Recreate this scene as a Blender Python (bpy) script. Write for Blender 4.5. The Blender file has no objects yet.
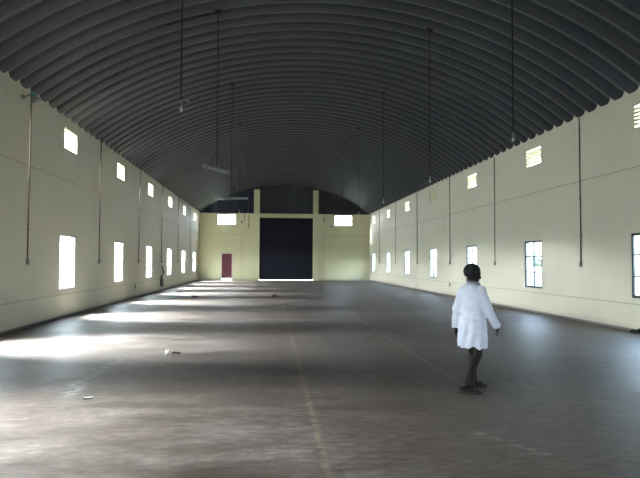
import bpy, bmesh, math, random
from mathutils import Vector, Matrix, noise
random.seed(7)
scene = bpy.context.scene
COL = scene.collection
PI = math.pi

# ------------------------------------------------------------------ dimensions (metres)
XL, XR = -6.14, 9.18            # inner faces of the long walls
Y0, Y1 = -8.0, 51.47            # inner faces of the end walls
EAVE = 6.05
BAY = 6.06
TH = 0.16                       # wall thickness
XC = (XL + XR) / 2
HALF = (XR - XL) / 2
RISE = 2.60
ARC_R = (HALF * HALF + RISE * RISE) / (2 * RISE)
ARC_Z = EAVE + RISE - ARC_R


def roof_z(x):
    return ARC_Z + math.sqrt(max(ARC_R ** 2 - (x - XC) ** 2, 0))


# ------------------------------------------------------------------ materials
def new_mat(name):
    m = bpy.data.materials.new(name)
    m.use_nodes = True
    nt = m.node_tree
    return m, nt, nt.nodes['Principled BSDF']


def N(nt, kind, **kw):
    n = nt.nodes.new(kind)
    for k, v in kw.items():
        if k in n.inputs:
            n.inputs[k].default_value = v
        else:
            setattr(n, k, v)
    return n


def ramp(nt, src, stops):
    r = nt.nodes.new('ShaderNodeValToRGB')
    el = r.color_ramp.elements
    el[0].position, el[0].color = stops[0][0], (*stops[0][1], 1)
    el[1].position, el[1].color = stops[-1][0], (*stops[-1][1], 1)
    for p, c in stops[1:-1]:
        e = el.new(p)
        e.color = (*c, 1)
    nt.links.new(src, r.inputs['Fac'])
    return r.outputs['Color']


def mixc(nt, fac, a, b, mode='MIX'):
    m = nt.nodes.new('ShaderNodeMix')
    m.data_type = 'RGBA'
    m.blend_type = mode
    for sock, v in ((m.inputs[0], fac), (m.inputs[6], a), (m.inputs[7], b)):
        if isinstance(v, (int, float)):
            sock.default_value = v
        elif isinstance(v, tuple):
            sock.default_value = (*v, 1) if len(v) == 3 else v
        else:
            nt.links.new(v, sock)
    return m.outputs[2]


def math_n(nt, op, a, b=None, clamp=False):
    m = nt.nodes.new('ShaderNodeMath')
    m.operation = op
    m.use_clamp = clamp
    for i, v in enumerate((a, b)):
        if v is None:
            continue
        if isinstance(v, (int, float)):
            m.inputs[i].default_value = v
        else:
            nt.links.new(v, m.inputs[i])
    return m.outputs[0]


def coords(nt, scale=(1, 1, 1)):
    g = nt.nodes.new('ShaderNodeNewGeometry')
    mp = nt.nodes.new('ShaderNodeMapping')
    mp.inputs['Scale'].default_value = scale
    nt.links.new(g.outputs['Position'], mp.inputs['Vector'])
    return mp.outputs['Vector']


def objcoords(nt, scale=(1, 1, 1)):
    g = nt.nodes.new('ShaderNodeTexCoord')
    mp = nt.nodes.new('ShaderNodeMapping')
    mp.inputs['Scale'].default_value = scale
    nt.links.new(g.outputs['Object'], mp.inputs['Vector'])
    return mp.outputs['Vector']


def noise_n(nt, vec, scale, detail=4, rough=.55):
    n = N(nt, 'ShaderNodeTexNoise', Scale=scale, Detail=detail, Roughness=rough)
    nt.links.new(vec, n.inputs['Vector'])
    return n.outputs['Fac']


def simple(name, col, rough=.6, metal=0.0, var=.12, scale=6, bump=0.0, spec=.5):
    """plain paint / metal / cloth with a little procedural variation"""
    m, nt, b = new_mat(name)
    v = objcoords(nt)
    f = noise_n(nt, v, scale)
    lo = tuple(max(c * (1 - var), 0) for c in col)
    hi = tuple(min(c * (1 + var), 1) for c in col)
    nt.links.new(ramp(nt, f, [(.3, lo), (.7, hi)]), b.inputs['Base Color'])
    b.inputs['Roughness'].default_value = rough
    b.inputs['Metallic'].default_value = metal
    b.inputs['Specular IOR Level'].default_value = spec
    if bump:
        bp = N(nt, 'ShaderNodeBump', Strength=bump, Distance=.02)
        nt.links.new(f, bp.inputs['Height'])
        nt.links.new(bp.outputs['Normal'], b.inputs['Normal'])
    return m


def wall_material(name, base):
    m, nt, b = new_mat(name)
    big = noise_n(nt, coords(nt, (.35, .35, .35)), 1.0, 5, .6)
    drip = noise_n(nt, coords(nt, (2.2, 2.2, .25)), 1.0, 4, .6)
    fine = noise_n(nt, coords(nt), 14, 3)
    c = ramp(nt, big, [(.3, tuple(x * .93 for x in base)), (.7, base)])
    c = mixc(nt, math_n(nt, 'MULTIPLY', ramp_val(nt, drip, .52, .8), .22), c, tuple(x * .74 for x in base))
    # splash-back dirt just above the floor
    sep = nt.nodes.new('ShaderNodeSeparateXYZ')
    nt.links.new(coords(nt), sep.inputs[0])
    z = math_n(nt, 'ADD', sep.outputs['Z'], math_n(nt, 'MULTIPLY', big, .25))
    d = math_n(nt, 'SUBTRACT', 1.0, ramp_val(nt, z, .12, .38))
    c = mixc(nt, math_n(nt, 'MULTIPLY', d, .35), c, (.30, .25, .20))
    nt.links.new(c, b.inputs['Base Color'])
    b.inputs['Roughness'].default_value = .62
    b.inputs['Specular IOR Level'].default_value = .3
    bp = N(nt, 'ShaderNodeBump', Strength=.12, Distance=.01)
    nt.links.new(fine, bp.inputs['Height'])
    nt.links.new(bp.outputs['Normal'], b.inputs['Normal'])
    return m


def ramp_val(nt, src, lo, hi):
    mr = N(nt, 'ShaderNodeMapRange')
    mr.interpolation_type = 'SMOOTHSTEP'
    nt.links.new(src, mr.inputs['Value'])
    mr.inputs['From Min'].default_value = lo
    mr.inputs['From Max'].default_value = hi
    return mr.outputs['Result']


def band(nt, coord, centre, half, soft):
    d = math_n(nt, 'ABSOLUTE', math_n(nt, 'SUBTRACT', coord, centre))
    return math_n(nt, 'SUBTRACT', 1.0, ramp_val(nt, d, half, half + soft))


def floor_material():
    m, nt, b = new_mat('concrete floor')
    p = coords(nt)
    sep = nt.nodes.new('ShaderNodeSeparateXYZ')
    nt.links.new(p, sep.inputs[0])
    X, Y = sep.outputs['X'], sep.outputs['Y']
    big = noise_n(nt, coords(nt, (.22, .3, 1)), 1, 6, .62)
    mid = noise_n(nt, coords(nt, (.5, 1.3, 1)), 1.4, 6, .65)
    fine = noise_n(nt, coords(nt, (2.2, 5.0, 1)), 2.5, 5, .7)
    c = ramp(nt, big, [(.32, (.052, .037, .028)), (.5, (.080, .061, .050)), (.68, (.125, .106, .096))])
    c = mixc(nt, 1.0, c, ramp(nt, mid, [(.32, (.50, .43, .38)), (.5, (.90, .86, .83)), (.68, (1.36, 1.38, 1.42))]), 'MULTIPLY')
    c = mixc(nt, .9, c, ramp(nt, fine, [(.33, (.50, .47, .44)), (.52, (1, 1, 1)), (.68, (1.55, 1.55, 1.55))]), 'MULTIPLY')
    # damp dark spots
    spot = noise_n(nt, coords(nt, (1.0, 1.6, 1)), 1.1, 3, .5)
    c = mixc(nt, math_n(nt, 'MULTIPLY', ramp_val(nt, spot, .66, .76), .55), c, (.055, .045, .04))
    # chalky scuffed streaks
    def streak(ax, ay, bx, by, w, k):
        dx, dy = bx - ax, by - ay
        L = math.hypot(dx, dy)
        ux, uy = dx / L, dy / L
        s = math_n(nt, 'ADD', math_n(nt, 'MULTIPLY', math_n(nt, 'SUBTRACT', X, ax), ux),
                   math_n(nt, 'MULTIPLY', math_n(nt, 'SUBTRACT', Y, ay), uy))
        t = math_n(nt, 'SUBTRACT', math_n(nt, 'MULTIPLY', math_n(nt, 'SUBTRACT', Y, ay), ux),
                   math_n(nt, 'MULTIPLY', math_n(nt, 'SUBTRACT', X, ax), uy))
        wob = math_n(nt, 'MULTIPLY', math_n(nt, 'SUBTRACT', mid, .5), w * 2.2)
        t = math_n(nt, 'ADD', t, wob)
        mk = math_n(nt, 'MULTIPLY', band(nt, t, 0, w * .2, w), band(nt, s, L / 2, L / 2 - .1, .25))
        return math_n(nt, 'MULTIPLY', mk, math_n(nt, 'MULTIPLY', ramp_val(nt, fine, .42, .62), k))
    for a in ((-2.55, 10.3, -2.62, 8.3, .10, .2), (-2.65, 8.4, -2.5, 7.5, .14, .24), (-.5, 17.1, 1.5, 16.7, .25, .35),
              (-3.2, 16.6, .2, 16.4, .18, .3), (2.1, 5.7, 2.5, 5.0, .08, .12)):
        c = mixc(nt, streak(*a), c, (.62, .60, .58))
    # worn painted lines
    wear = ramp_val(nt, fine, .34, .6)
    xline = math_n(nt, 'ADD', X, math_n(nt, 'MULTIPLY', Y, -.0052))
    yl = math_n(nt, 'MULTIPLY', band(nt, xline, .475, .016, .03), math_n(nt, 'MULTIPLY', wear, .25))
    c = mixc(nt, yl, c, (.34, .26, .14))
    jl = math_n(nt, 'MULTIPLY', math_n(nt, 'MULTIPLY', band(nt, X, 2.72, .012, .02), band(nt, Y, 13.8, 4.6, 2.0)),
                math_n(nt, 'MULTIPLY', ramp_val(nt, mid, .36, .52), .3))
    c = mixc(nt, jl, c, (.36, .31, .26))
    nt.links.new(c, b.inputs['Base Color'])
    rg = ramp(nt, mid, [(.3, (.46, .46, .46)), (.7, (.62, .62, .62))])
    nt.links.new(rg, b.inputs['Roughness'])
    b.inputs['Specular IOR Level'].default_value = .4
    bp = N(nt, 'ShaderNodeBump', Strength=.25, Distance=.012)
    nt.links.new(fine, bp.inputs['Height'])
    nt.links.new(bp.outputs['Normal'], b.inputs['Normal'])
    return m


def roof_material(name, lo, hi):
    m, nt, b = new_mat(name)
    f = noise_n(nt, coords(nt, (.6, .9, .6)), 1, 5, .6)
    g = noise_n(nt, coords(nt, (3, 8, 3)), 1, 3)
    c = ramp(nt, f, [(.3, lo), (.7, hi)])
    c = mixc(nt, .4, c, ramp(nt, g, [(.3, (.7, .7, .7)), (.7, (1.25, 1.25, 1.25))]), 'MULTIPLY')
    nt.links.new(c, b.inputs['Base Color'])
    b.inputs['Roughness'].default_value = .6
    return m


def glass_material():
    m, nt, b = new_mat('window glass')
    nt.nodes.remove(b)
    out = nt.nodes['Material Output']
    tr = N(nt, 'ShaderNodeBsdfTransparent')
    tr.inputs['Color'].default_value = (.93, .96, .95, 1)
    gl = N(nt, 'ShaderNodeBsdfGlossy', Roughness=.05)
    mx = nt.nodes.new('ShaderNodeMixShader')
    mx.inputs[0].default_value = .05
    nt.links.new(tr.outputs[0], mx.inputs[1])
    nt.links.new(gl.outputs[0], mx.inputs[2])
    nt.links.new(mx.outputs[0], out.inputs['Surface'])
    return m


M = {}
M['wall'] = wall_material('cream wall paint', (.75, .712, .57))
M['endwall'] = wall_material('yellow cream wall paint', (.74, .70, .46))
M['trim'] = simple('dull cream ledge paint', (.56, .50, .36), .7)
M['floor'] = floor_material()
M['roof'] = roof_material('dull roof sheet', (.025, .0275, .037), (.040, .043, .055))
M['seam'] = roof_material('seam with painted light', (.125, .13, .146), (.18, .186, .20))  # roof sheet made paler along the grooves, light on their lips painted in
M['gable'] = simple('dark slate sheet', (.04, .041, .052), .7, .1, .2, 2)
M['gable_blue'] = simple('dark blue sheet', (.026, .032, .06), .7, .1, .2, 2)
M['shutter'] = simple('near black navy shutter', (.006, .0065, .019), .6, .2, .2, 3)
M['red'] = simple('maroon door paint', (.13, .012, .026), .45)
M['redlight'] = simple('maroon panel paint', (.125, .018, .034), .4)
M['white'] = simple('pale pinkish paint', (.66, .58, .50), .5)
M['frame'] = simple('dark blue grey steel', (.028, .036, .042), .5, .3)
M['frame_pale'] = simple('steel paled for window glare', (.40, .42, .44), .5, .2)  # left window steel paled to imitate bloom from the bright outside
M['glass'] = glass_material()
M['pipe'] = simple('brownish conduit', (.22, .185, .125), .85, spec=.1)
M['box'] = simple('grey switch box', (.32, .29, .24), .5)
M['darkbox'] = simple('dark switch box', (.05, .05, .05), .5)
M['rod'] = simple('dark rod', (.012, .012, .014), .6, .3)
M['lamp'] = simple('grey white enamel lamp', (.24, .245, .245), .5)
M['bulb'] = simple('milky bulb', (.6, .61, .6), .3)
M['teal'] = simple('blue green plastic', (.10, .40, .38), .45)
M['vent'] = simple('cream vent block', (.72, .66, .45), .7)
M['concrete'] = simple('pale concrete', (.50, .48, .44), .8)
M['cement'] = simple('grey cement', (.20, .18, .17), .8)
M['paper'] = simple('white scrap paper', (.85, .85, .82), .8)
M['wood'] = simple('dark wood splinter', (.07, .055, .045), .8)
M['rubber'] = simple('black rubber', (.018, .018, .018), .7)
M['skin'] = simple('dark brown skin', (.011, .007, .0055), .55, 0, .15, 20, 0, .25)
M['hair'] = simple('black hair', (.007, .006, .006), .75, 0, .3, 60, .4)
M['eye'] = simple('eye white', (.7, .68, .64), .3)
M['coat'] = simple('white cotton coat', (.74, .77, .88), .85, 0, .03, 9, .15, .2)
M['sandal'] = simple('dark leather sandal', (.02, .014, .01), .6)
M['leaf'] = simple('hazy green leaves', (.035, .05, .038), .8, 0, .5, 3)
M['ground'] = simple('dry grass ground', (.03, .035, .02), .9, 0, .25, .3)


# ------------------------------------------------------------------ mesh building helpers
class MB:
    def __init__(self):
        self.bm = bmesh.new()

    def box(self, x0, x1, y0, y1, z0, z1):
        v = [self.bm.verts.new(p) for p in ((x0, y0, z0), (x1, y0, z0), (x1, y1, z0), (x0, y1, z0),
                                            (x0, y0, z1), (x1, y0, z1), (x1, y1, z1), (x0, y1, z1))]
        for f in ((0, 3, 2, 1), (4, 5, 6, 7), (0, 1, 5, 4), (1, 2, 6, 5), (2, 3, 7, 6), (3, 0, 4, 7)):
            self.bm.faces.new([v[i] for i in f])
        return self

    def tube(self, pts, r, n=8, cap=True):
        """round bar along a polyline; r a number or one radius per point"""
        pts = [Vector(p) for p in pts]
        rs = r if isinstance(r, (list, tuple)) else [r] * len(pts)
        rings = []
        ref = None
        for i, p in enumerate(pts):
            t = (pts[min(i + 1, len(pts) - 1)] - pts[max(i - 1, 0)]).normalized()
            if ref is None:
                ref = Vector((1, 0, 0)) if abs(t.x) < .8 else Vector((0, 1, 0))
            a = (ref - t * ref.dot(t)).normalized()
            ref = a
            b = t.cross(a)
            rings.append([self.bm.verts.new(p + (a * math.cos(q) + b * math.sin(q)) * rs[i])
                          for q in (2 * PI * k / n for k in range(n))])
        for A, B in zip(rings, rings[1:]):
            for k in range(n):
                self.bm.faces.new((A[k], A[(k + 1) % n], B[(k + 1) % n], B[k]))
        if cap:
            self.bm.faces.new(rings[0][::-1])
            self.bm.faces.new(rings[-1])
        return self

    def ball(self, c, r, seg=16, rings=10):
        r = (r, r, r) if isinstance(r, (int, float)) else r
        mt = Matrix.Translation(c) @ Matrix.Diagonal((*r, 1))
        bmesh.ops.create_uvsphere(self.bm, u_segments=seg, v_segments=rings, radius=1, matrix=mt)
        return self

    def build(self, name, mat, parent=None, smooth=False, bevel=0.0):
        if bevel:
            bmesh.ops.bevel(self.bm, geom=self.bm.edges[:], offset=bevel, segments=2, affect='EDGES')
        bmesh.ops.recalc_face_normals(self.bm, faces=self.bm.faces[:])
        me = bpy.data.meshes.new(name)
        self.bm.to_mesh(me)
        self.bm.free()
        if smooth:
            me.polygons.foreach_set('use_smooth', [True] * len(me.polygons))
        me.materials.append(mat)
        o = bpy.data.objects.new(name, me)
        COL.objects.link(o)
        if parent:
            o.parent = parent
        return o


def tag(o, label=None, cat=None, group=None, kind=None):
    if label:
        o['label'] = label
    if cat:
        o['category'] = cat
    if group:
        o['group'] = group
    if kind:
        o['kind'] = kind
    return o


def thing(name, label, cat, loc=(0, 0, 0), rz=0.0, group=None, kind=None):
    o = bpy.data.objects.new(name, None)
    o.empty_display_size = .2
    COL.objects.link(o)
    o.location = loc
    o.rotation_euler = (0, 0, rz)
    return tag(o, label, cat, group, kind)


def copy_tree(o, parent=None):
    c = o.copy()
    COL.objects.link(c)
    if parent:
        c.parent = parent
    for ch in list(o.children):
        copy_tree(ch, c)
    return c


def struct(name, mb, mat, **kw):
    return tag(mb.build(name, mat, **kw), kind='structure')


def wall_grid(u0, u1, v0, v1, holes, place):
    """solid wall with rectangular openings; place(u, v, d) -> point, d = 0 inner face, TH outer"""
    holes = [tuple(round(q, 3) for q in h) for h in holes]
    us = sorted({u0, u1, *[h[0] for h in holes], *[h[1] for h in holes]})
    vs = sorted({v0, v1, *[h[2] for h in holes], *[h[3] for h in holes]})
    mb = MB()
    cache = {}

    def V(u, v, d):
        k = (round(u, 4), round(v, 4), d)
        if k not in cache:
            cache[k] = mb.bm.verts.new(place(u, v, d))
        return cache[k]

    def solid(i, j):
        if not (0 <= i < len(us) - 1 and 0 <= j < len(vs) - 1):
            return False
        cu, cv = (us[i] + us[i + 1]) / 2, (vs[j] + vs[j + 1]) / 2
        return not any(h[0] < cu < h[1] and h[2] < cv < h[3] for h in holes)
    for i in range(len(us) - 1):
        for j in range(len(vs) - 1):
            if not solid(i, j):
                continue
            a, b, c, d = us[i], us[i + 1], vs[j], vs[j + 1]
            for dd in (0, TH):
                mb.bm.faces.new([V(a, c, dd), V(b, c, dd), V(b, d, dd), V(a, d, dd)])
            for (di, dj, p, q) in ((-1, 0, (a, c), (a, d)), (1, 0, (b, c), (b, d)),
                                   (0, -1, (a, c), (b, c)), (0, 1, (a, d), (b, d))):
                if not solid(i + di, j + dj):
                    mb.bm.faces.new([V(*p, 0), V(*q, 0), V(*q, TH), V(*p, TH)])
    return mb


# ------------------------------------------------------------------ openings
WL_Y = [18.22 + BAY * k for k in range(-3, 6)]      # left windows
WR_Y = [19.14 + BAY * k for k in range(-3, 6)]      # right windows
WW, WZ0, WZ1 = 1.32, .84, 2.47
VL_Y = [18.30 + BAY * k for k in range(0, 6)]
VR_Y = [19.06 + BAY * k for k in range(-1, 6)]
VW, VZ0, VZ1 = 1.16, 5.08, 5.74
BLOCKED = 2                                         # the boarded-up vent on the right wall
holes_l = [(y - WW / 2, y + WW / 2, WZ0, WZ1) for y in WL_Y] + [(y - VW / 2, y + VW / 2, VZ0, VZ1) for y in VL_Y]
holes_r = [(y - WW / 2, y + WW / 2, WZ0, WZ1) for y in WR_Y] + [(y - VW / 2, y + VW / 2, VZ0, VZ1)
                                                                 for i, y in enumerate(VR_Y)]
WALL_TOP = 6.22
struct('wall_left', wall_grid(Y0 - TH, Y1 + TH, 0, WALL_TOP, holes_l, lambda u, v, d: (XL - d, u, v)), M['wall'])
struct('wall_right', wall_grid(Y0 - TH, Y1 + TH, 0, WALL_TOP, holes_r, lambda u, v, d: (XR + d, u, v)), M['wall'])
SH0, SH1, SHT = -.79, 4.01, 5.62                    # big shutter opening
RD0, RD1, RDT = -4.17, -3.17, 2.42                  # maroon door opening
FV = [(-4.52, -2.90), (5.98, 7.58)]
FVZ0, FVZ1 = 4.96, 5.88
FAR_TOP = 6.0
holes_f = [(SH0, SH1, 0, SHT), (RD0, RD1, 0, RDT)] + [(a, b, FVZ0, FVZ1) for a, b in FV]
struct('wall_far', wall_grid(XL, XR, 0, FAR_TOP, holes_f, lambda u, v, d: (u, Y1 + d, v)), M['endwall'])
FD0, FD1, FDT = .1, 2.9, 2.0                       # open doorway behind the camera
struct('wall_front', wall_grid(XL, XR, 0, 8.9, [(FD0, FD1, 0, FDT)], lambda u, v, d: (u, Y0 - d, v)), M['wall'])


# gable sheeting above the far wall: vertical ribbed sheet cut to the arch
def gable(x0, x1, z0, name, mat):
    mb = MB()
    n = max(4, int((x1 - x0) / .075))
    prev = None
    for i in range(n + 1):
        x = x0 + (x1 - x0) * i / n
        y = Y1 + .06 + (.028 if i % 4 < 2 else 0)
        zt = max(roof_z(x) + .16, z0 + .02)
        cur = [mb.bm.verts.new((x, y, z0)), mb.bm.verts.new((x, y, zt)),
               mb.bm.verts.new((x, y + .02, z0)), mb.bm.verts.new((x, y + .02, zt))]
        if prev:
            mb.bm.faces.new((prev[0], cur[0], cur[1], prev[1]))
            mb.bm.faces.new((prev[2], prev[3], cur[3], cur[2]))
            mb.bm.faces.new((prev[1], cur[1], cur[3], prev[3]))
            mb.bm.faces.new((prev[0], prev[2], cur[2], cur[0]))
        prev = cur
    return struct(name, mb, mat)


gable(XL, -1.05, FAR_TOP, 'wall_gable', M['gable_blue'])
gable(-1.05, 4.25, 5.9, 'wall_gable', M['gable'])
gable(4.25, XR, FAR_TOP, 'wall_gable', M['gable'])

# pilasters and the beam over the shutter
k = 0


def trim(mb, mat, **kw):
    global k
    k += 1
    return struct('trim_%d' % k, mb, mat, **kw)


for x0, x1 in ((-1.31, SH0), (SH1, 4.49)):
    trim(MB().box(x0, x1, Y1 - .14, Y1, 0, 8.13), M['endwall'])
trim(MB().box(SH0, SH1, Y1 - .10, Y1, SHT, 5.97), M['endwall'])
# horizontal ledges on the walls
for zc_, hgt, out in ((4.13, .04, .014), (.685, .03, .012)):
    trim(MB().box(XL, XL + out, Y0, Y1, zc_ - hgt / 2, zc_ + hgt / 2), M['trim'])
    trim(MB().box(XR - out, XR, Y0, Y1, zc_ - hgt / 2, zc_ + hgt / 2), M['trim'])
trim(MB().box(XL + .02, -2.38, Y1 - .02, Y1, 4.08, 4.13), M['trim'])
trim(MB().box(4.93, XR - .02, Y1 - .02, Y1, 4.08, 4.13), M['trim'])
trim(MB().box(-2.41, -2.37, Y1 - .02, Y1, 0, 4.08), M['trim'])
trim(MB().box(4.91, 4.95, Y1 - .02, Y1, 0, 4.08), M['trim'])
# grey cement skirting, low
for nm, b_ in (('baseboard_left', (XL, XL + .015, Y0, Y1, 0, .06)), ('baseboard_right', (XR - .015, XR, Y0, Y1, 0, .06))):
    struct(nm, MB().box(*b_), M['cement'])

struct('floor', MB().box(XL - TH, XR + TH, Y0 - TH, Y1 + TH, -.12, 0), M['floor'])
struct('ground', MB().box(-120, 120, -120, 170, -.35, -.14), M['ground'])

# leafy hedge beyond the right-hand windows
mb = MB()
for q in range(150):
    yy = 2 + q * .95
    rr = random.uniform(1.1, 1.7)
    for zz in (.6, 2.2, 3.4):
        mt = Matrix.Translation((21 + random.uniform(-.8, .8), yy + random.uniform(-.4, .4), zz + random.uniform(-.4, .4))) @ Matrix.Diagonal((rr, rr, rr * .95, 1))
        bmesh.ops.create_icosphere(mb.bm, subdivisions=2, radius=1, matrix=mt)
for v in mb.bm.verts:
    v.co += noise.noise_vector(v.co * 2.3) * .28
hedge = tag(mb.build('hedge', M['leaf']), 'pale leafy hedge outside, seen through the dark-framed right windows', 'hedge', kind='stuff')

# ------------------------------------------------------------------ corrugated arched roof
PITCH, DEPTH, OFF = .612, .10, 15.10
prof = [(-.025, 1), (.025, 1), (.06, .7), (.13, 0.08), (.22, -.04), (.39, -.04), (.482, 0.08)]
mb = MB()
rows = []
j0 = int((Y0 - .4 - OFF) / PITCH) - 1
j1 = int((Y1 + .25 - OFF) / PITCH) + 1
NA = 56
for j in range(j0, j1):
    for (dy, up) in prof:
        y = OFF + j * PITCH + dy
        if not (Y0 - .5 < y < Y1 + .4):
            continue
        row = []
        th_max = math.asin((HALF + .35) / ARC_R)
        for i in range(NA + 1):
            th = -th_max + 2 * th_max * i / NA
            r = ARC_R + up * DEPTH
            row.append(mb.bm.verts.new((XC + r * math.sin(th), y, ARC_Z + r * math.cos(th))))
        rows.append(row)
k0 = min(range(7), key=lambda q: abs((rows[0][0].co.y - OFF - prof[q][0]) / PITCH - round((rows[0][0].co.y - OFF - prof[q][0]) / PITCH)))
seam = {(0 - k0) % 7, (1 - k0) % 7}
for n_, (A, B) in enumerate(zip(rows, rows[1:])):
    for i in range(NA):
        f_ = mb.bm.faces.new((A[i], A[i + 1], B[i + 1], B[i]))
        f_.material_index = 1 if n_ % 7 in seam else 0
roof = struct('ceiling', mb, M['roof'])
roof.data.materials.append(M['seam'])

# ------------------------------------------------------------------ windows (local frame: x along wall, -y towards the room)
SIDE = {'left': (lambda y: (XL, y, 0), PI / 2), 'right': (lambda y: (XR, y, 0), -PI / 2)}


def make_window(name, label, loc, rz, mat, pale):
    t = thing(name, label, 'window', loc, rz, kind='structure')
    w, b, d0, d1 = WW / 2, (.065 if not pale else .035), .01, .06
    fr = MB()
    fr.box(-w, -w + b, d0, d1, WZ0, WZ1).box(w - b, w, d0, d1, WZ0, WZ1)
    fr.box(-w + b, w - b, d0, d1, WZ0, WZ0 + b).box(-w + b, w - b, d0, d1, WZ1 - b, WZ1)
    fr.build('window_frame', mat, t)
    if pale:
        x = .36
        MB().box(x - .015, x + .015, d0, d1, WZ0 + b, WZ1 - b).build('mullion', mat, t)
    else:
        MB().box(-.025, .025, d0, d1, WZ0 + b, WZ1 - b).build('mullion', mat, t)
        for q in (1, 2):
            z = WZ0 + (WZ1 - WZ0) * q / 3
            for xa, xb in ((-w + b, -.025), (.025, w - b)):
                MB().box(xa, xb, d0 + .01, d1 - .01, z - .02, z + .02).build('glazing_bar', mat, t)
        g = MB()
        for q in range(1, 12):
            if q % 4 == 0:
                continue
            z = WZ0 + (WZ1 - WZ0) * q / 12
            g.tube([(-w + b, d1 + .03, z), (w - b, d1 + .03, z)], .006, 6)
        g.build('grille', mat, t)
    MB().box(-w + b, w - b, .033, .037, WZ0 + b, WZ1 - b).build('pane', M['glass'], t)
    return t


ORD = ['first', 'second', 'third', 'fourth', 'fifth', 'sixth', 'seventh']
wn = 0
for i, y in enumerate(WL_Y):
    wn += 1
    q = i - 3
    lab = ('blown-out bright tall window, %s from the camera on the left wall' % ORD[q]) if q >= 0 else \
        'tall window on the left wall beside the camera, outside the frame'
    make_window('window_%d' % wn, lab, SIDE['left'][0](y), SIDE['left'][1], M['frame_pale'], True)
for i, y in enumerate(WR_Y):
    wn += 1
    q = i - 2
    if q == 0:
        lab = 'dark-framed barred window cut off by the right edge of the photo'
    elif q > 0:
        lab = 'dark-framed barred window, %s from the right edge on the right wall' % ORD[q]
    else:
        lab = 'dark-framed barred window on the right wall beside the camera, outside the frame'
    make_window('window_%d' % wn, lab, SIDE['right'][0](y), SIDE['right'][1], M['frame'], False)


# ------------------------------------------------------------------ wall vents
def make_vent(label, loc, rz, group, w=VW, z0=VZ0, z1=VZ1, slats=5, uprights=6, th_=.017, dep=.07):
    t = thing('wall_vent', label, 'vent', (loc[0], loc[1], z0), rz, group)
    h = z1 - z0
    f = MB()
    b = .045
    f.box(-w / 2, -w / 2 + b, .01, .10, 0, h).box(w / 2 - b, w / 2, .01, .10, 0, h)
    f.box(-w / 2 + b, w / 2 - b, .01, .10, 0, b).box(-w / 2 + b, w / 2 - b, .01, .10, h - b, h)
    f.build('vent_frame', M['vent'], t)
    for q in range(slats):
        z = b + (h - 2 * b) * (q + 1) / (slats + 1)
        MB().box(-w / 2 + b, w / 2 - b, .02, dep, z - th_, z + th_).build('slat', M['vent'], t)
    for q in range(uprights):
        x = -w / 2 + b + (w - 2 * b) * (q + 1) / (uprights + 1)
        MB().box(x - .012, x + .012, dep + .001, dep + .015, b, h - b).build('upright', M['vent'], t)
    return t


for i, y in enumerate(VL_Y):
    make_vent('slatted cream wall vent high above the %s window from the camera on the left wall' % ORD[i],
              SIDE['left'][0](y), SIDE['left'][1], 'vents along the left wall')
for i, y in enumerate(VR_Y):
    if i == BLOCKED + 1:
        t = thing('wall_vent', 'closed cream vent without any light, above the fourth window from the right edge', 'vent',
                  (XR, y, VZ0), -PI / 2, 'vents along the right wall')
        MB().box(-VW / 2, VW / 2, -.015, .06, 0, VZ1 - VZ0).build('cover_board', M['vent'], t, bevel=.006)
        MB().box(-VW / 2 - .04, -VW / 2 - .002, -.03, .0, -.02, VZ1 - VZ0).build('edge_strip', M['pipe'], t)
        continue
    lab = 'slatted cream wall vent cut off by the right edge of the photo' if i == 0 else \
        'slatted cream vent high above the %s window from the right edge, right wall' % ORD[i]
    make_vent(lab, SIDE['right'][0](y), SIDE['right'][1], 'vents along the right wall', th_=.025, dep=.13)
for (a, b), lab in zip(FV, ('wide bright vent high on the far wall above the maroon door',
                            'wide bright vent high on the far wall right of the dark shutter')):
    make_vent(lab, ((a + b) / 2, Y1, 0), 0, 'vents on the far wall', b - a, FVZ0, FVZ1, 4, 3)

# ------------------------------------------------------------------ doors of the far wall
t = thing('door_1', 'huge dark navy roller shutter in the middle of the far wall', 'door', ((SH0 + SH1) / 2, Y1, 0), kind='structure')
w = (SH1 - SH0) / 2
mb = MB()
nz = 46
for i in range(nz):                                  # interlocking curved slats
    za, zb = .10 + (SHT - .10) * i / nz, .10 + (SHT - .10) * (i + 1) / nz
    pts = [(.075, za), (.055, za + (zb - za) * .3), (.055, za + (zb - za) * .7), (.075, zb)]
    for (ya, z_a), (yb, z_b) in zip(pts, pts[1:]):
        mb.bm.faces.new([mb.bm.verts.new(p) for p in ((-w + .02, ya, z_a), (w - .02, ya, z_a), (w - .02, yb, z_b), (-w + .02, yb, z_b))])
mb.box(-w + .02, w - .02, .08, .09, .10, SHT)
mb.build('shutter_curtain', M['shutter'], t)
MB().box(-w + .03, w - .03, .045, .10, .035, .14).build('bottom_bar', M['shutter'], t)
for s in (-1, 1):
    MB().box(min(s * w, s * (w - .07)), max(s * w, s * (w - .07)), .02, .11, .14, SHT).build('guide_rail', M['shutter'], t)
t = thing('door_2', 'small maroon panelled door in the far wall, left of the shutter', 'door', ((RD0 + RD1) / 2, Y1, 0), kind='structure')
w = (RD1 - RD0) / 2
leaf = MB().box(-w + .06, w - .06, .03, .075, .17, RDT - .06).build('door_leaf', M['red'], t)
for za, zb in ((.32, .95), (1.1, 1.65), (1.75, 2.22)):
    for xa, xb in ((-w + .13, -.04), (.04, w - .13)):
        MB().box(xa, xb, .02, .03, za, zb).build('door_panel', M['redlight'], leaf)
MB().tube([(w - .16, .0, 1.05), (w - .16, -.01, 1.1), (w - .16, -.01, 1.2), (w - .16, .0, 1.25)], .01, 6).build('door_handle', M['box'], leaf)
f = MB().box(-w, -w + .06, 0, .1, 0, RDT).box(w - .06, w, 0, .1, 0, RDT).box(-w + .06, w - .06, 0, .1, RDT - .06, RDT)
f.build('door_frame', M['white'], t)
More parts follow.
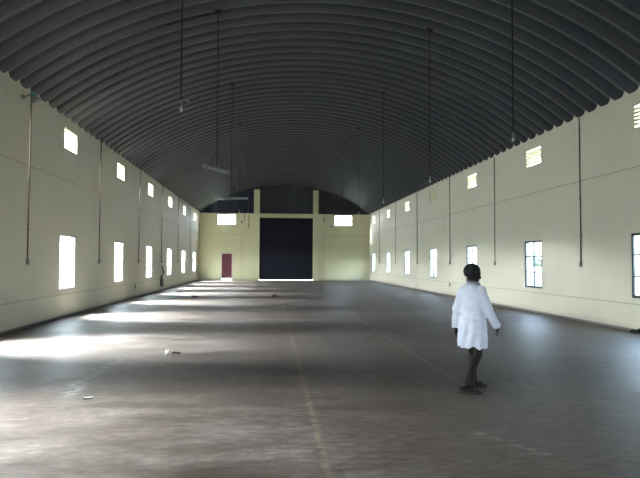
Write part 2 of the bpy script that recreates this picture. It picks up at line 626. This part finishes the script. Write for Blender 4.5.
MB().box(-w - .06, -w, -.015, 0, 0, RDT + .06).box(w, w + .06, -.015, 0, 0, RDT + .06).box(-w, w, -.015, 0, RDT, RDT + .06).build('architrave', M['white'], t)
MB().box(-w + .06, w - .06, .0, .12, 0, .035).build('threshold', M['white'], t)


# ------------------------------------------------------------------ conduit drops with switch boxes on the long walls
def make_conduit(label, loc, rz, group):
    t = thing('conduit_pipe', label, 'pipe', (loc[0], loc[1], 1.6), rz, group)
    MB().tube([(0, -.022, .14), (0, -.022, 4.42)], .018, 10).build('pipe', M['pipe'], t, smooth=True)
    MB().box(-.05, .05, -.065, 0, 0, .15).build('switch_box', M['box'], t, bevel=.006)
    for z in (.9, 2.0, 3.2, 4.1):
        MB().box(-.035, .035, -.043, 0, z - .01, z + .01).build('saddle_clip', M['pipe'], t)
    return t


PL = [15.2, 21.4, 27.8, 33.6, 39.6, 45.6]
PR = [16.05, 22.45, 28.2, 34.6, 40.6, 46.6]
for i, y in enumerate(PL):
    lab = 'thin brown conduit drop left of the first window, nearest on the left wall' if i == 0 else \
        'thin brown conduit drop between the %s and %s windows on the left wall' % (ORD[i - 1], ORD[i])
    make_conduit(lab, SIDE['left'][0](y), SIDE['left'][1], 'conduit drops on the left wall')
for i, y in enumerate(PR):
    lab = 'thin brown conduit drop left of the window cut off by the right edge' if i == 0 else \
        'thin brown conduit drop between the %s and %s windows from the right edge, right wall' % (ORD[i], ORD[i + 1])
    make_conduit(lab, SIDE['right'][0](y), SIDE['right'][1], 'conduit drops on the right wall')
# conduit stubs on the far wall beside the shutter
for x, z0_, z1_, lab in ((-1.75, 4.75, 5.95, 'short dark pipe on the far wall between bright vent and shutter pilaster'),
                         (5.02, 5.30, 5.95, 'short dark pipe on the far wall just right of the shutter pilaster')):
    t = thing('wall_pipe', lab, 'pipe', (x, Y1, z0_))
    MB().tube([(0, -.03, .1), (0, -.03, z1_ - z0_)], .025, 8).build('pipe', M['pipe'], t, smooth=True)
    MB().box(-.06, .06, -.07, 0, 0, .16).build('end_box', M['box'], t)
for x, z, lab in ((-2.42, 5.18, 'small dark bracket on the far wall beside the left bright vent'),
                  (5.58, 4.88, 'small dark bracket on the far wall below the right bright vent')):
    t = thing('wall_bracket', lab, 'bracket', (x, Y1, z))
    MB().box(-.05, .05, -.03, 0, -.06, .06).build('base_plate', M['darkbox'], t)
    MB().tube([(0, -.03, 0), (.05, -.15, .03), (.16, -.22, .03)], .022, 8).build('arm', M['darkbox'], t)


# small outlets low on the walls
def outlet(lab, loc, rz):
    t = thing('wall_socket', lab, 'socket', loc, rz)
    MB().box(-.07, .07, -.03, 0, -.1, .1).build('back_plate', M['box'], t, bevel=.008)
    for dx in (-.028, .028):
        MB().box(dx - .015, dx + .015, -.036, -.03, -.02, .04).build('switch', M['darkbox'], t)


outlet('small grey socket low on the left wall between the second and third windows', (XL, 27.2, .52), PI / 2)
outlet('small grey socket low on the right wall just left of the standing person', (XR, 28.3, .57), -PI / 2)
t = thing('switch_board', 'dark switch board with loose wires low on left wall between third and fourth windows', 'switch board', (XL, 33.65, .24), PI / 2)
MB().box(-.2, .2, -.12, 0, 0, .42).build('board_box', M['darkbox'], t, bevel=.01)
MB().box(-.13, .13, -.10, 0, .43, .62).build('fuse_box', M['darkbox'], t, bevel=.01)
MB().box(.26, .5, -.04, 0, .02, .5).build('back_board', M['concrete'], t)
for q in range(3):
    MB().tube([(-.1 + .1 * q, -.09, .62), (-.14 + .12 * q, -.16, .75), (-.05 + .1 * q, -.10, .9 + .05 * q), (0, -.03, 1.2)], .012, 6).build('wire', M['rubber'], t, smooth=True)


# ------------------------------------------------------------------ hanging rods with lamps
def hang_rod(label, x, y, bottom, group, kind, rz=0.0):
    top = roof_z(x) + .02
    t = thing('hanging_light', label, 'hanging light', (x, y, bottom), rz, group)
    MB().tube([(0, 0, .1), (0, 0, top - bottom - .06)], .014, 8).build('rod', M['rod'], t, smooth=True)
    MB().tube([(0, 0, top - bottom - .10), (0, 0, top - bottom)], [.05, .12], 12).build('ceiling_plate', M['rod'], t)
    if kind == 'tube':
        b = MB().box(-.62, .62, -.03, .03, .05, .10)
        body = b.build('fitting', M['lamp'], t, bevel=.008)
        MB().tube([(-.58, 0, .022), (.58, 0, .022)], .017, 10).build('lamp_tube', M['lamp'], body, smooth=True)
        for s in (-1, 1):
            MB().box(s * .6 - .015, s * .6 + .015, -.02, .02, 0, .05).build('end_cap', M['lamp'], body)
            MB().tube([(s * .35, 0, .10), (0, 0, .55)], .008, 6).build('stay', M['rod'], t)
    else:
        MB().tube([(0, 0, .03), (0, 0, .15)], [.024, .018], 12).build('lamp_holder', M['lamp'], t, smooth=True)
        MB().ball((0, 0, .0), (.028, .028, .042)).build('bulb', M['bulb'], t, smooth=True)
        if kind == 'arm':
            MB().tube([(0, 0, .13), (.08, 0, .15), (.12, 0, .13)], .014, 8).build('side_arm', M['lamp'], t, smooth=True)
    return t


LR = 'rods hanging from the roof, left row'
RR = 'rods hanging from the roof, right row'
hang_rod('bare white bulb with side arm on the nearest dark hanging rod, left row', -1.40, 9.15, 4.12, LR, 'arm')
hang_rod('pale tube light seen aslant on second dark hanging rod, left row', -1.36, 15.06, 4.06, LR, 'tube', math.radians(62))
hang_rod('pale tube light hanging level before the left half of the dark gable', -1.38, 21.30, 3.98, LR, 'tube', 0)
hang_rod('thin dark hanging rod with bulb, fourth from the camera in the left row', -1.40, 27.6, 4.05, LR, 'bulb')
hang_rod('thin dark hanging rod with bulb, fifth from the camera in the left row', -1.40, 33.8, 4.05, LR, 'bulb')
hang_rod('white bulb on the nearest hanging rod of the right row, above the person', 4.55, 10.25, 4.02, RR, 'bulb')
hang_rod('white bulb on a long dark rod whose top plate is visible, second in right row', 4.50, 15.6, 3.98, RR, 'bulb')
hang_rod('dark hanging rod with small bulb, third from the camera in the right row', 4.42, 21.7, 4.02, RR, 'bulb')
hang_rod('dark hanging rod with small bulb, fourth from the camera in the right row', 4.42, 27.7, 4.05, RR, 'bulb')
hang_rod('dark hanging rod with small bulb, fifth from the camera in the right row', 4.40, 33.9, 4.05, RR, 'bulb')
# supply cable along the roof rib between the second rod and the left
cab = MB()
cab.tube([(x, 15.02, roof_z(x) - .045) for x in (-1.42, -1.7, -2.0, -2.4, -2.7)], .03, 8)
tag(cab.build('roof_cable', M['rod'], smooth=True), 'dark cable run under a roof rib at the top of the second hanging rod', 'cable')
# small lamp at the top of the left wall
t = thing('wall_lamp', 'small white lamp with blue green part at the top of the left wall', 'lamp', (XL, 14.7, 5.78), PI / 2)
MB().box(-.06, .06, -.05, 0, -.05, .05).build('base_plate', M['box'], t)
MB().tube([(0, -.05, 0), (0, -.16, .05), (0, -.25, .03)], .02, 8).build('arm', M['lamp'], t, smooth=True)
MB().tube([(0, -.25, .03), (0, -.30, -.02), (0, -.34, -.09)], [.03, .07, .11], 14).build('lamp_shade', M['lamp'], t, smooth=True)
MB().ball((.06, -.24, .10), (.10, .07, .05)).build('cover', M['teal'], t, smooth=True)

# ------------------------------------------------------------------ litter on the floor


def scrap(mb, amp):
    for v in mb.bm.verts:
        n_ = noise.noise_vector(v.co * 14)
        v.co += Vector((n_.x, n_.y, abs(n_.z))) * amp
    return mb


t = thing('litter_stick', 'little dark splinter with pale edge on bright floor, nearest litter at left', 'litter', (-2.21, 7.39, 0), .25)
MB().box(-.055, .05, -.012, .012, 0, .014).build('splinter', M['wood'], t, bevel=.003)
MB().box(-.05, .055, .014, .03, 0, .02).build('pale_chip', M['paper'], t, bevel=.003)
mb = MB()
mb.ball((0, 0, .035), (.045, .04, .035))
tag(scrap(mb, .012).build('paper_ball', M['paper'], smooth=True), 'white crumpled paper ball on the floor at left of centre', 'litter').location = (-1.83, 10.82, 0)
mb = MB()
mb.tube([(-.05, 0, .02), (.0, .01, .028), (.06, 0, .02), (.11, .02, .014)], [.016, .022, .018, .01], 8)
tag(scrap(mb, .006).build('litter_twig', M['wood'], smooth=True), 'dark twig lying right beside the white paper ball', 'litter').location = (-1.70, 10.80, 0)
mb = MB()
bmesh.ops.create_grid(mb.bm, x_segments=14, y_segments=10, size=.5)
for v in mb.bm.verts:
    v.co = Vector((v.co.x * .32, v.co.y * .4, .03 + .05 * max(noise.noise(v.co * 6), -.4) + .03))
bmesh.ops.solidify(mb.bm, geom=mb.bm.faces[:], thickness=.012)
tag(mb.build('crumpled_cloth', M['teal'], smooth=True), 'crumpled blue green cloth on the floor far along the left wall', 'cloth').location = (-4.35, 26.9, 0)
mb = MB()
mb.ball((0, 0, .05), (.11, .08, .05)).ball((.13, .03, .04), (.07, .06, .04))
tag(scrap(mb, .03).build('dark_rag', M['wood'], smooth=True), 'small dark rag on the floor right of the blue green cloth', 'litter').location = (-3.45, 27.2, 0)
mb = MB()
mb.ball((0, 0, .05), (.13, .1, .05))
tag(scrap(mb, .03).build('rubble_lump', M['wood'], smooth=True), 'small dark lump beside the yellow floor line near the shutter', 'litter').location = (.33, 27.6, 0)
# black shoe against the right wall at the edge of the photo
t = thing('black_shoe', 'black shoe lying by the right wall at the edge of the photo', 'shoe', (9.0, 13.32, 0), 2.4)
mb = MB()
out = [(-.14, -.035), (-.10, -.048), (-.02, -.042), (.07, -.052), (.13, -.04), (.15, 0), (.13, .04), (.07, .05), (-.02, .045), (-.10, .045), (-.14, .03)]
lo = [mb.bm.verts.new((x, y, 0)) for x, y in out]
hi = [mb.bm.verts.new((x, y, .028)) for x, y in out]
mb.bm.faces.new(lo[::-1])
mb.bm.faces.new(hi)
for i in range(len(out)):
    mb.bm.faces.new((lo[i], lo[(i + 1) % len(out)], hi[(i + 1) % len(out)], hi[i]))
mb.build('sole', M['rubber'], t)
MB().ball((.06, 0, .045), (.085, .045, .045)).ball((-.07, 0, .06), (.065, .042, .06)).build('upper', M['rubber'], t, smooth=True)


# ------------------------------------------------------------------ the person
def capsule(bm, a, b, ra, rb, n=14, flat=1.0, axis=None):
    """tapered rounded limb segment"""
    a, b = Vector(a), Vector(b)
    t_ = (b - a).normalized()
    ref = Vector(axis) if axis else (Vector((1, 0, 0)) if abs(t_.x) < .8 else Vector((0, 1, 0)))
    u = (ref - t_ * ref.dot(t_)).normalized()
    v = t_.cross(u)
    stations = []
    for q in (-90, -60, -30):
        stations.append((a + t_ * math.sin(math.radians(q)) * ra, ra * max(math.cos(math.radians(q)), .02)))
    for q in range(0, 5):
        f_ = q / 4
        stations.append((a.lerp(b, f_), ra + (rb - ra) * f_))
    for q in (30, 60, 90):
        stations.append((b + t_ * math.sin(math.radians(q)) * rb, rb * max(math.cos(math.radians(q)), .02)))
    rings = [[bm.verts.new(p + (u * math.cos(2 * PI * k_ / n) + v * flat * math.sin(2 * PI * k_ / n)) * r) for k_ in range(n)] for p, r in stations]
    for A, B in zip(rings, rings[1:]):
        for k_ in range(n):
            bm.faces.new((A[k_], A[(k_ + 1) % n], B[(k_ + 1) % n], B[k_]))
    bm.faces.new(rings[0][::-1])
    bm.faces.new(rings[-1])


def loft(bm, sections, n=28):
    """closed tube of elliptic sections (z, half width, half depth, cx, cy)"""
    rings = []
    for (z, rx, ry, cx, cy) in sections:
        rings.append([bm.verts.new((cx + rx * math.copysign(abs(math.cos(q)) ** .85, math.cos(q)),
                                    cy + ry * math.copysign(abs(math.sin(q)) ** .85, math.sin(q)), z))
                      for q in (2 * PI * k_ / n for k_ in range(n))])
    for A, B in zip(rings, rings[1:]):
        for k_ in range(n):
            bm.faces.new((A[k_], A[(k_ + 1) % n], B[(k_ + 1) % n], B[k_]))
    bm.faces.new(rings[0][::-1])
    bm.faces.new(rings[-1])


def fuse(mb, voxel, smooth_it=4):
    """one continuous surface out of overlapping volumes -> new bmesh"""
    bmesh.ops.recalc_face_normals(mb.bm, faces=mb.bm.faces[:])
    me = bpy.data.meshes.new('tmp')
    mb.bm.to_mesh(me)
    mb.bm.free()
    ob = bpy.data.objects.new('tmp', me)
    COL.objects.link(ob)
    r = ob.modifiers.new('r', 'REMESH')
    r.mode = 'VOXEL'
    r.voxel_size = voxel
    s = ob.modifiers.new('s', 'SMOOTH')
    s.factor = .5
    s.iterations = smooth_it
    dg = bpy.context.evaluated_depsgraph_get()
    out_ = MB()
    out_.bm.from_mesh(ob.evaluated_get(dg).to_mesh())
    bpy.data.objects.remove(ob)
    bpy.data.meshes.remove(me)
    return out_


person = thing('person', 'person in a knee-length white coat walking away to the right', 'person', (2.752, 7.53, 0), math.radians(-52))
body = MB()
B_ = body.bm
# trunk
loft(B_, [(.80, .15, .105, 0, 0), (.88, .165, .115, 0, 0), (1.0, .145, .10, 0, .01), (1.12, .14, .10, 0, .02), (1.26, .15, .10, 0, .02),
          (1.35, .125, .08, 0, .015), (1.41, .075, .065, 0, .015), (1.45, .058, .06, 0, .02)])
capsule(B_, (0, .02, 1.40), (-.01, .03, 1.52), .06, .056)
HR = {'hip': (.088, 0, .88), 'knee': (.082, .0, .475), 'ank': (.06, -.265, .125)}
HL = {'hip': (-.088, 0, .88), 'knee': (-.075, .13, .485), 'ank': (-.06, .125, .085)}
for H in (HR, HL):
    hip, kn, an = (Vector(H[q]) for q in ('hip', 'knee', 'ank'))
    capsule(B_, hip, kn, .086, .056)
    capsule(B_, kn, kn.lerp(an, .32) + Vector((0, -.018, 0)), .054, .058)
    capsule(B_, kn.lerp(an, .32) + Vector((0, -.018, 0)), an, .056, .036)


def foot(heel, ball, toe, side):
    heel, ball, toe = Vector(heel), Vector(ball), Vector(toe)
    capsule(B_, heel, ball, .031, .036, flat=.8)
    d = (toe - ball)
    lat = Vector((d.y, -d.x, 0)).normalized()
    for q, (o_, L, r) in enumerate(((-.028, 1.0, .014), (-.010, .98, .011), (.006, .9, .0105), (.02, .8, .010), (.033, .66, .0095))):
        p0 = ball + lat * o_ * side
        capsule(B_, p0, p0 + d * L + Vector((0, 0, -.004)), r + .002, r, 8)
    return heel, ball, toe


# rear (right) foot, heel a little raised, pointing outwards; front (left) foot flat
fr_dir = Vector((.55, .83, 0)).normalized()
ra = Vector(HR['ank'])
FR = foot(ra + Vector((-.02, -.04, -.055)) - fr_dir * .02, Vector((ra.x, ra.y, 0)) + fr_dir * .14 + Vector((0, 0, .042)),
          Vector((ra.x, ra.y, 0)) + fr_dir * .205 + Vector((0, 0, .034)), 1)
capsule(B_, ra, ra + fr_dir * .08 + Vector((0, 0, -.035)), .037, .034)
fl_dir = Vector((.30, .95, 0)).normalized()
la = Vector(HL['ank'])
FL = foot(Vector((la.x, la.y, .045)) - fl_dir * .045, Vector((la.x, la.y, .042)) + fl_dir * .135,
          Vector((la.x, la.y, .034)) + fl_dir * .20, -1)
capsule(B_, la, Vector((la.x, la.y, .055)) + fl_dir * .08, .037, .032)
# arms
AR = [Vector(q) for q in ((.158, .0, 1.345), (.222, .03, 1.09), (.245, .19, .88))]
AL = [Vector(q) for q in ((-.155, .0, 1.345), (-.198, -.07, 1.09), (-.20, -.09, .85))]
for A in (AR, AL):
    capsule(B_, A[0] * .94, A[1], .042, .038)
    capsule(B_, A[1], A[2], .041, .027)


def hand(wrist, direction, palm_n, side):
    """palm, four unequal bent fingers and a thumb; direction = down the hand, palm_n = where the palm faces"""
    d = Vector(direction).normalized()
    nrm = Vector(palm_n)
    nrm = (nrm - d * nrm.dot(d)).normalized()
    lat = d.cross(nrm) * side                     # towards the thumb
    w_ = Vector(wrist)
    capsule(B_, w_ + d * .012, w_ + d * .07, .027, .034, 12, .55, axis=lat)
    for o_, L in ((.027, .072), (.009, .081), (-.009, .075), (-.026, .058)):
        base = w_ + d * .088 + lat * o_
        k1 = base + d * L * .45 + nrm * .008
        k2 = k1 + (d * .85 + nrm * .5).normalized() * L * .32
        k3 = k2 + (d * .6 + nrm * .8).normalized() * L * .25
        capsule(B_, base - d * .02, k1, .0095, .0088, 8)
        capsule(B_, k1, k2, .0088, .008, 8)
        capsule(B_, k2, k3, .008, .007, 8)
    tb = w_ + d * .03 + lat * .022
    t1 = tb + (d * .7 + lat * .7 + nrm * .25).normalized() * .04
    t2 = t1 + (d * .9 + lat * .25 + nrm * .35).normalized() * .032
    capsule(B_, tb, t1, .013, .0105, 8)
    capsule(B_, t1, t2, .0105, .0085, 8)


hand(AR[2], (.05, .35, -.95), (-.9, -.35, -.1), 1)
hand(AL[2], (.0, .12, -1), (.95, -.1, 0), -1)
# head, turned further to the right and slightly lowered
HC = Vector((-.015, .032, 1.562))
HROT = Matrix.Translation(HC) @ Matrix.Rotation(math.radians(-36), 4, 'Z') @ Matrix.Rotation(math.radians(-10), 4, 'X') @ Matrix.Scale(1.12, 4)
hd = MB()


def hball(c, r, n=18):
    hd.ball(c, r, n, 12)


hball((0, -.008, .022), (.076, .093, .090))           # skull
hball((0, .012, -.040), (.062, .074, .068))           # face
hball((0, .052, -.082), (.032, .030, .026))           # chin
hball((0, .080, .020), (.055, .014, .014))            # brow ridge
for s in (-1, 1):
    hball((s * .040, .062, -.022), (.024, .022, .020))   # cheek
    hball((s * .076, -.006, -.014), (.009, .020, .032))  # ear
    hball((s * .028, .088, -.036), (.010, .010, .008))   # nostril wing
    hball((s * .032, .075, .004), (.015, .012, .010))    # eyelid
capsule(hd.bm, (0, .086, .006), (0, .102, -.032), .009, .015)   # nose
hball((0, .086, -.058), (.024, .013, .008))           # upper lip
hball((0, .083, -.068), (.021, .013, .009))           # lower lip
for v in hd.bm.verts:
    v.co = HROT @ v.co
tmp = bpy.data.meshes.new('tmp_head')
hd.bm.to_mesh(tmp)
hd.bm.free()
B_.from_mesh(tmp)
bpy.data.meshes.remove(tmp)
body = fuse(body, .0058, 3)
body_o = body.build('body', M['skin'], person, smooth=True)
for s in (-1, 1):
    e = MB().ball(HROT @ Vector((s * .032, .083, .003)), .0065, 10, 8)
    e.build('eye', M['eye'], person, smooth=True)
# short hair: cap over the skull, clear of the face
hm = MB()
bmesh.ops.create_uvsphere(hm.bm, u_segments=40, v_segments=28, radius=1)
kill = []
for v in hm.bm.verts:
    p = v.co
    lim = -.78 + .95 * max(p.y, 0) ** 1.0 + (.35 if (abs(p.x) > .8 and p.y > -.25) else 0)
    if p.z < lim:
        kill.append(v)
    nn = 1 + .03 * noise.noise(p * 9)
    v.co = HROT @ Vector((p.x * .086 * nn, -.013 + p.y * .103 * nn, .026 + p.z * .100 * nn))
bmesh.ops.delete(hm.bm, geom=kill, context='VERTS')
bmesh.ops.solidify(hm.bm, geom=hm.bm.faces[:], thickness=.012)
hm.build('hair', M['hair'], person, smooth=True)

# coat: trunk, sleeves and shoulders as one garment, open at the hem
ct = MB()
loft(ct.bm, [(.58, .192, .178, 0, .0), (.68, .19, .172, 0, .0), (.82, .187, .16, 0, .0), (.95, .178, .145, 0, .0), (1.06, .166, .132, 0, .01),
             (1.18, .17, .13, 0, .015), (1.28, .175, .125, 0, .015), (1.345, .155, .105, 0, .01), (1.395, .11, .088, 0, .012), (1.43, .074, .076, 0, .016)])
for A in (AR, AL):
    capsule(ct.bm, A[0] + Vector((-.02 if A is AR else .02, 0, -.005)), A[1], .068, .060)
    capsule(ct.bm, A[1], A[2] + (A[1] - A[2]).normalized() * .03, .063, .056)
ct = fuse(ct, .011, 5)
for v in ct.bm.verts:
    p = v.co
    fold = 0.0
    if p.z < 1.05 and abs(p.x) < .23:
        ang = math.atan2(p.y, p.x)
        k_ = min(max((1.05 - p.z) / .5, 0), 1)
        fold = .014 * k_ * math.sin(ang * 9 + 2.2 * math.sin(p.z * 5))
    fold += .011 * noise.noise(Vector((p.x * 9, p.y * 9, p.z * 16)))
    v.co += v.normal * fold
    if p.z < .62 and abs(p.x) < .24:
        v.co.z = p.z + .012 * math.sin(math.atan2(p.y, p.x) * 5)
hem = [f_ for f_ in ct.bm.faces if f_.normal.z < -.75 and f_.calc_center_median().z < .62]
bmesh.ops.delete(ct.bm, geom=hem, context='FACES')
coat = ct.build('coat', M['coat'], person, smooth=True)
# collar, back seam, sleeve cuffs
cl = MB()
n = 28
ring = []
for zz, rr, ry in ((1.418, .092, .088), (1.462, .074, .074), (1.468, .079, .079), (1.415, .108, .098)):
    ring.append([cl.bm.verts.new((rr * math.sin(a_), .018 - ry * math.cos(a_), zz - .012 * (1 - math.cos(a_)) * .8))
                 for a_ in (math.radians(-150 + 300 * q / n) for q in range(n + 1))])
for A, B in zip(ring, ring[1:]):
    for q in range(n):
        cl.bm.faces.new((A[q], A[q + 1], B[q + 1], B[q]))
bmesh.ops.solidify(cl.bm, geom=cl.bm.faces[:], thickness=.004)
cl.build('collar', M['coat'], coat, smooth=True)
for A in (AR, AL):
    d_ = (A[1] - A[2]).normalized()
    MB().tube([A[2] + d_ * .02, A[2] - d_ * .025], [.058, .056], 20).build('cuff', M['coat'], coat, smooth=True)
# sandals
for (heel, ball, toe) in (FR, FL):
    t_ = MB()
    d = Vector((toe.x - heel.x, toe.y - heel.y, 0)).normalized()
    lat = Vector((d.y, -d.x, 0))
    L = (Vector((toe.x, toe.y, 0)) - Vector((heel.x, heel.y, 0))).length + .06
    prof_ = [(0, .022), (.04, .036), (.35, .034), (.65, .048), (.85, .046), (.97, .028), (1.0, .01)]
    start = Vector((heel.x, heel.y, 0)) - d * .038
    rows_ = []
    for f_, hw in prof_:
        c_ = start + d * L * f_
        zz = max((heel.z - .045), 0) * max(1 - f_ / .6, 0)
        rows_.append([t_.bm.verts.new(c_ + lat * s * hw + Vector((0, 0, zz + h_))) for s, h_ in ((-1, .0), (1, .0), (1, .014), (-1, .014))])
    for A, B in zip(rows_, rows_[1:]):
        for q in range(4):
            t_.bm.faces.new((A[q], A[(q + 1) % 4], B[(q + 1) % 4], B[q]))
    t_.bm.faces.new(rows_[0])
    t_.bm.faces.new(rows_[-1][::-1])
    so = t_.build('sandal', M['sandal'], person)
    b2 = Vector((ball.x, ball.y, 0)) - d * .02
    MB().tube([b2 - lat * .046 + Vector((0, 0, .01)), b2 - lat * .036 + Vector((0, 0, .06)), b2 + Vector((0, 0, .085)),
               b2 + lat * .036 + Vector((0, 0, .06)), b2 + lat * .046 + Vector((0, 0, .01))], .010, 8).build('strap', M['sandal'], so, smooth=True)

# ------------------------------------------------------------------ light: hazy sky and sun through the real openings
world = bpy.data.worlds.new('hazy sky')
scene.world = world
world.use_nodes = True
nt = world.node_tree
bg = nt.nodes['Background']
tc = nt.nodes.new('ShaderNodeTexCoord')
sp = nt.nodes.new('ShaderNodeSeparateXYZ')
nt.links.new(tc.outputs['Generated'], sp.inputs[0])
side = math_n(nt, 'MULTIPLY_ADD', sp.outputs['X'], -.5)
side.node.inputs[2].default_value = .5               # 1 towards the left, 0 towards the right
zen = ramp_val(nt, sp.outputs['Z'], -.02, .7)
left = ramp_val(nt, side, .3, .8)
colr = mixc(nt, left, mixc(nt, zen, (.66, .80, 1.0), (.50, .70, 1.0)), mixc(nt, zen, (.90, .95, 1.0), (.74, .87, 1.0)))
stren = math_n(nt, 'ADD', 25.0, math_n(nt, 'MULTIPLY', ramp_val(nt, side, .45, 1.0), 6.0))
nt.links.new(colr, bg.inputs['Color'])
nt.links.new(stren, bg.inputs['Strength'])

sun = bpy.data.lights.new('hazy_sun', 'SUN')
sun.energy = 290
sun.angle = math.radians(52)
sun.color = (.86, .93, 1.0)
so = bpy.data.objects.new('hazy_sun', sun)
COL.objects.link(so)
e_, az = math.radians(37), math.radians(-1)
dirv = Vector((math.cos(e_) * math.cos(az), math.cos(e_) * math.sin(az), -math.sin(e_)))   # travel direction
so.rotation_euler = dirv.to_track_quat('-Z', 'Y').to_euler()


def portal(loc, rot, sx, sy):
    l = bpy.data.lights.new('window_portal', 'AREA')
    l.shape = 'RECTANGLE'
    l.size, l.size_y = sx, sy
    l.cycles.is_portal = True
    o = bpy.data.objects.new('window_portal', l)
    o.location = loc
    o.rotation_euler = rot
    COL.objects.link(o)


for y in WL_Y:
    portal((XL - .12, y, (WZ0 + WZ1) / 2), (0, -PI / 2, 0), WZ1 - WZ0, WW)
for y in WR_Y:
    portal((XR + .12, y, (WZ0 + WZ1) / 2), (0, PI / 2, 0), WZ1 - WZ0, WW)
portal(((FD0 + FD1) / 2, Y0 - .1, FDT / 2), (PI / 2, 0, 0), FD1 - FD0, FDT)
for a, b in FV:
    portal(((a + b) / 2, Y1 + .14, (FVZ0 + FVZ1) / 2), (-PI / 2, 0, 0), b - a, FVZ1 - FVZ0)

# ------------------------------------------------------------------ camera
cam = bpy.data.cameras.new('camera')
co = bpy.data.objects.new('camera', cam)
COL.objects.link(co)
cam.sensor_width = 36
cam.lens = 571.37 * 36 / 640
cam.clip_end = 400
F = Vector((0.09004, 0.99517, 0.03911))
R_ = Vector((0.99590, -0.09031, 0.00507))
U = Vector((-0.00858, -0.03849, 0.99922))
co.matrix_world = Matrix(((R_.x, U.x, -F.x, 0), (R_.y, U.y, -F.y, 0), (R_.z, U.z, -F.z, 1.72), (0, 0, 0, 1)))
scene.camera = co

scene.view_settings.view_transform = 'Standard'
scene.view_settings.look = 'None'
scene.view_settings.gamma = 1
scene.view_settings.use_curve_mapping = False
scene.view_settings.exposure = 0.95
scene.cycles.use_denoising = True
scene.cycles.max_bounces = 10
scene.cycles.diffuse_bounces = 7
scene.cycles.transparent_max_bounces = 12
scene.cycles.sample_clamp_indirect = 12
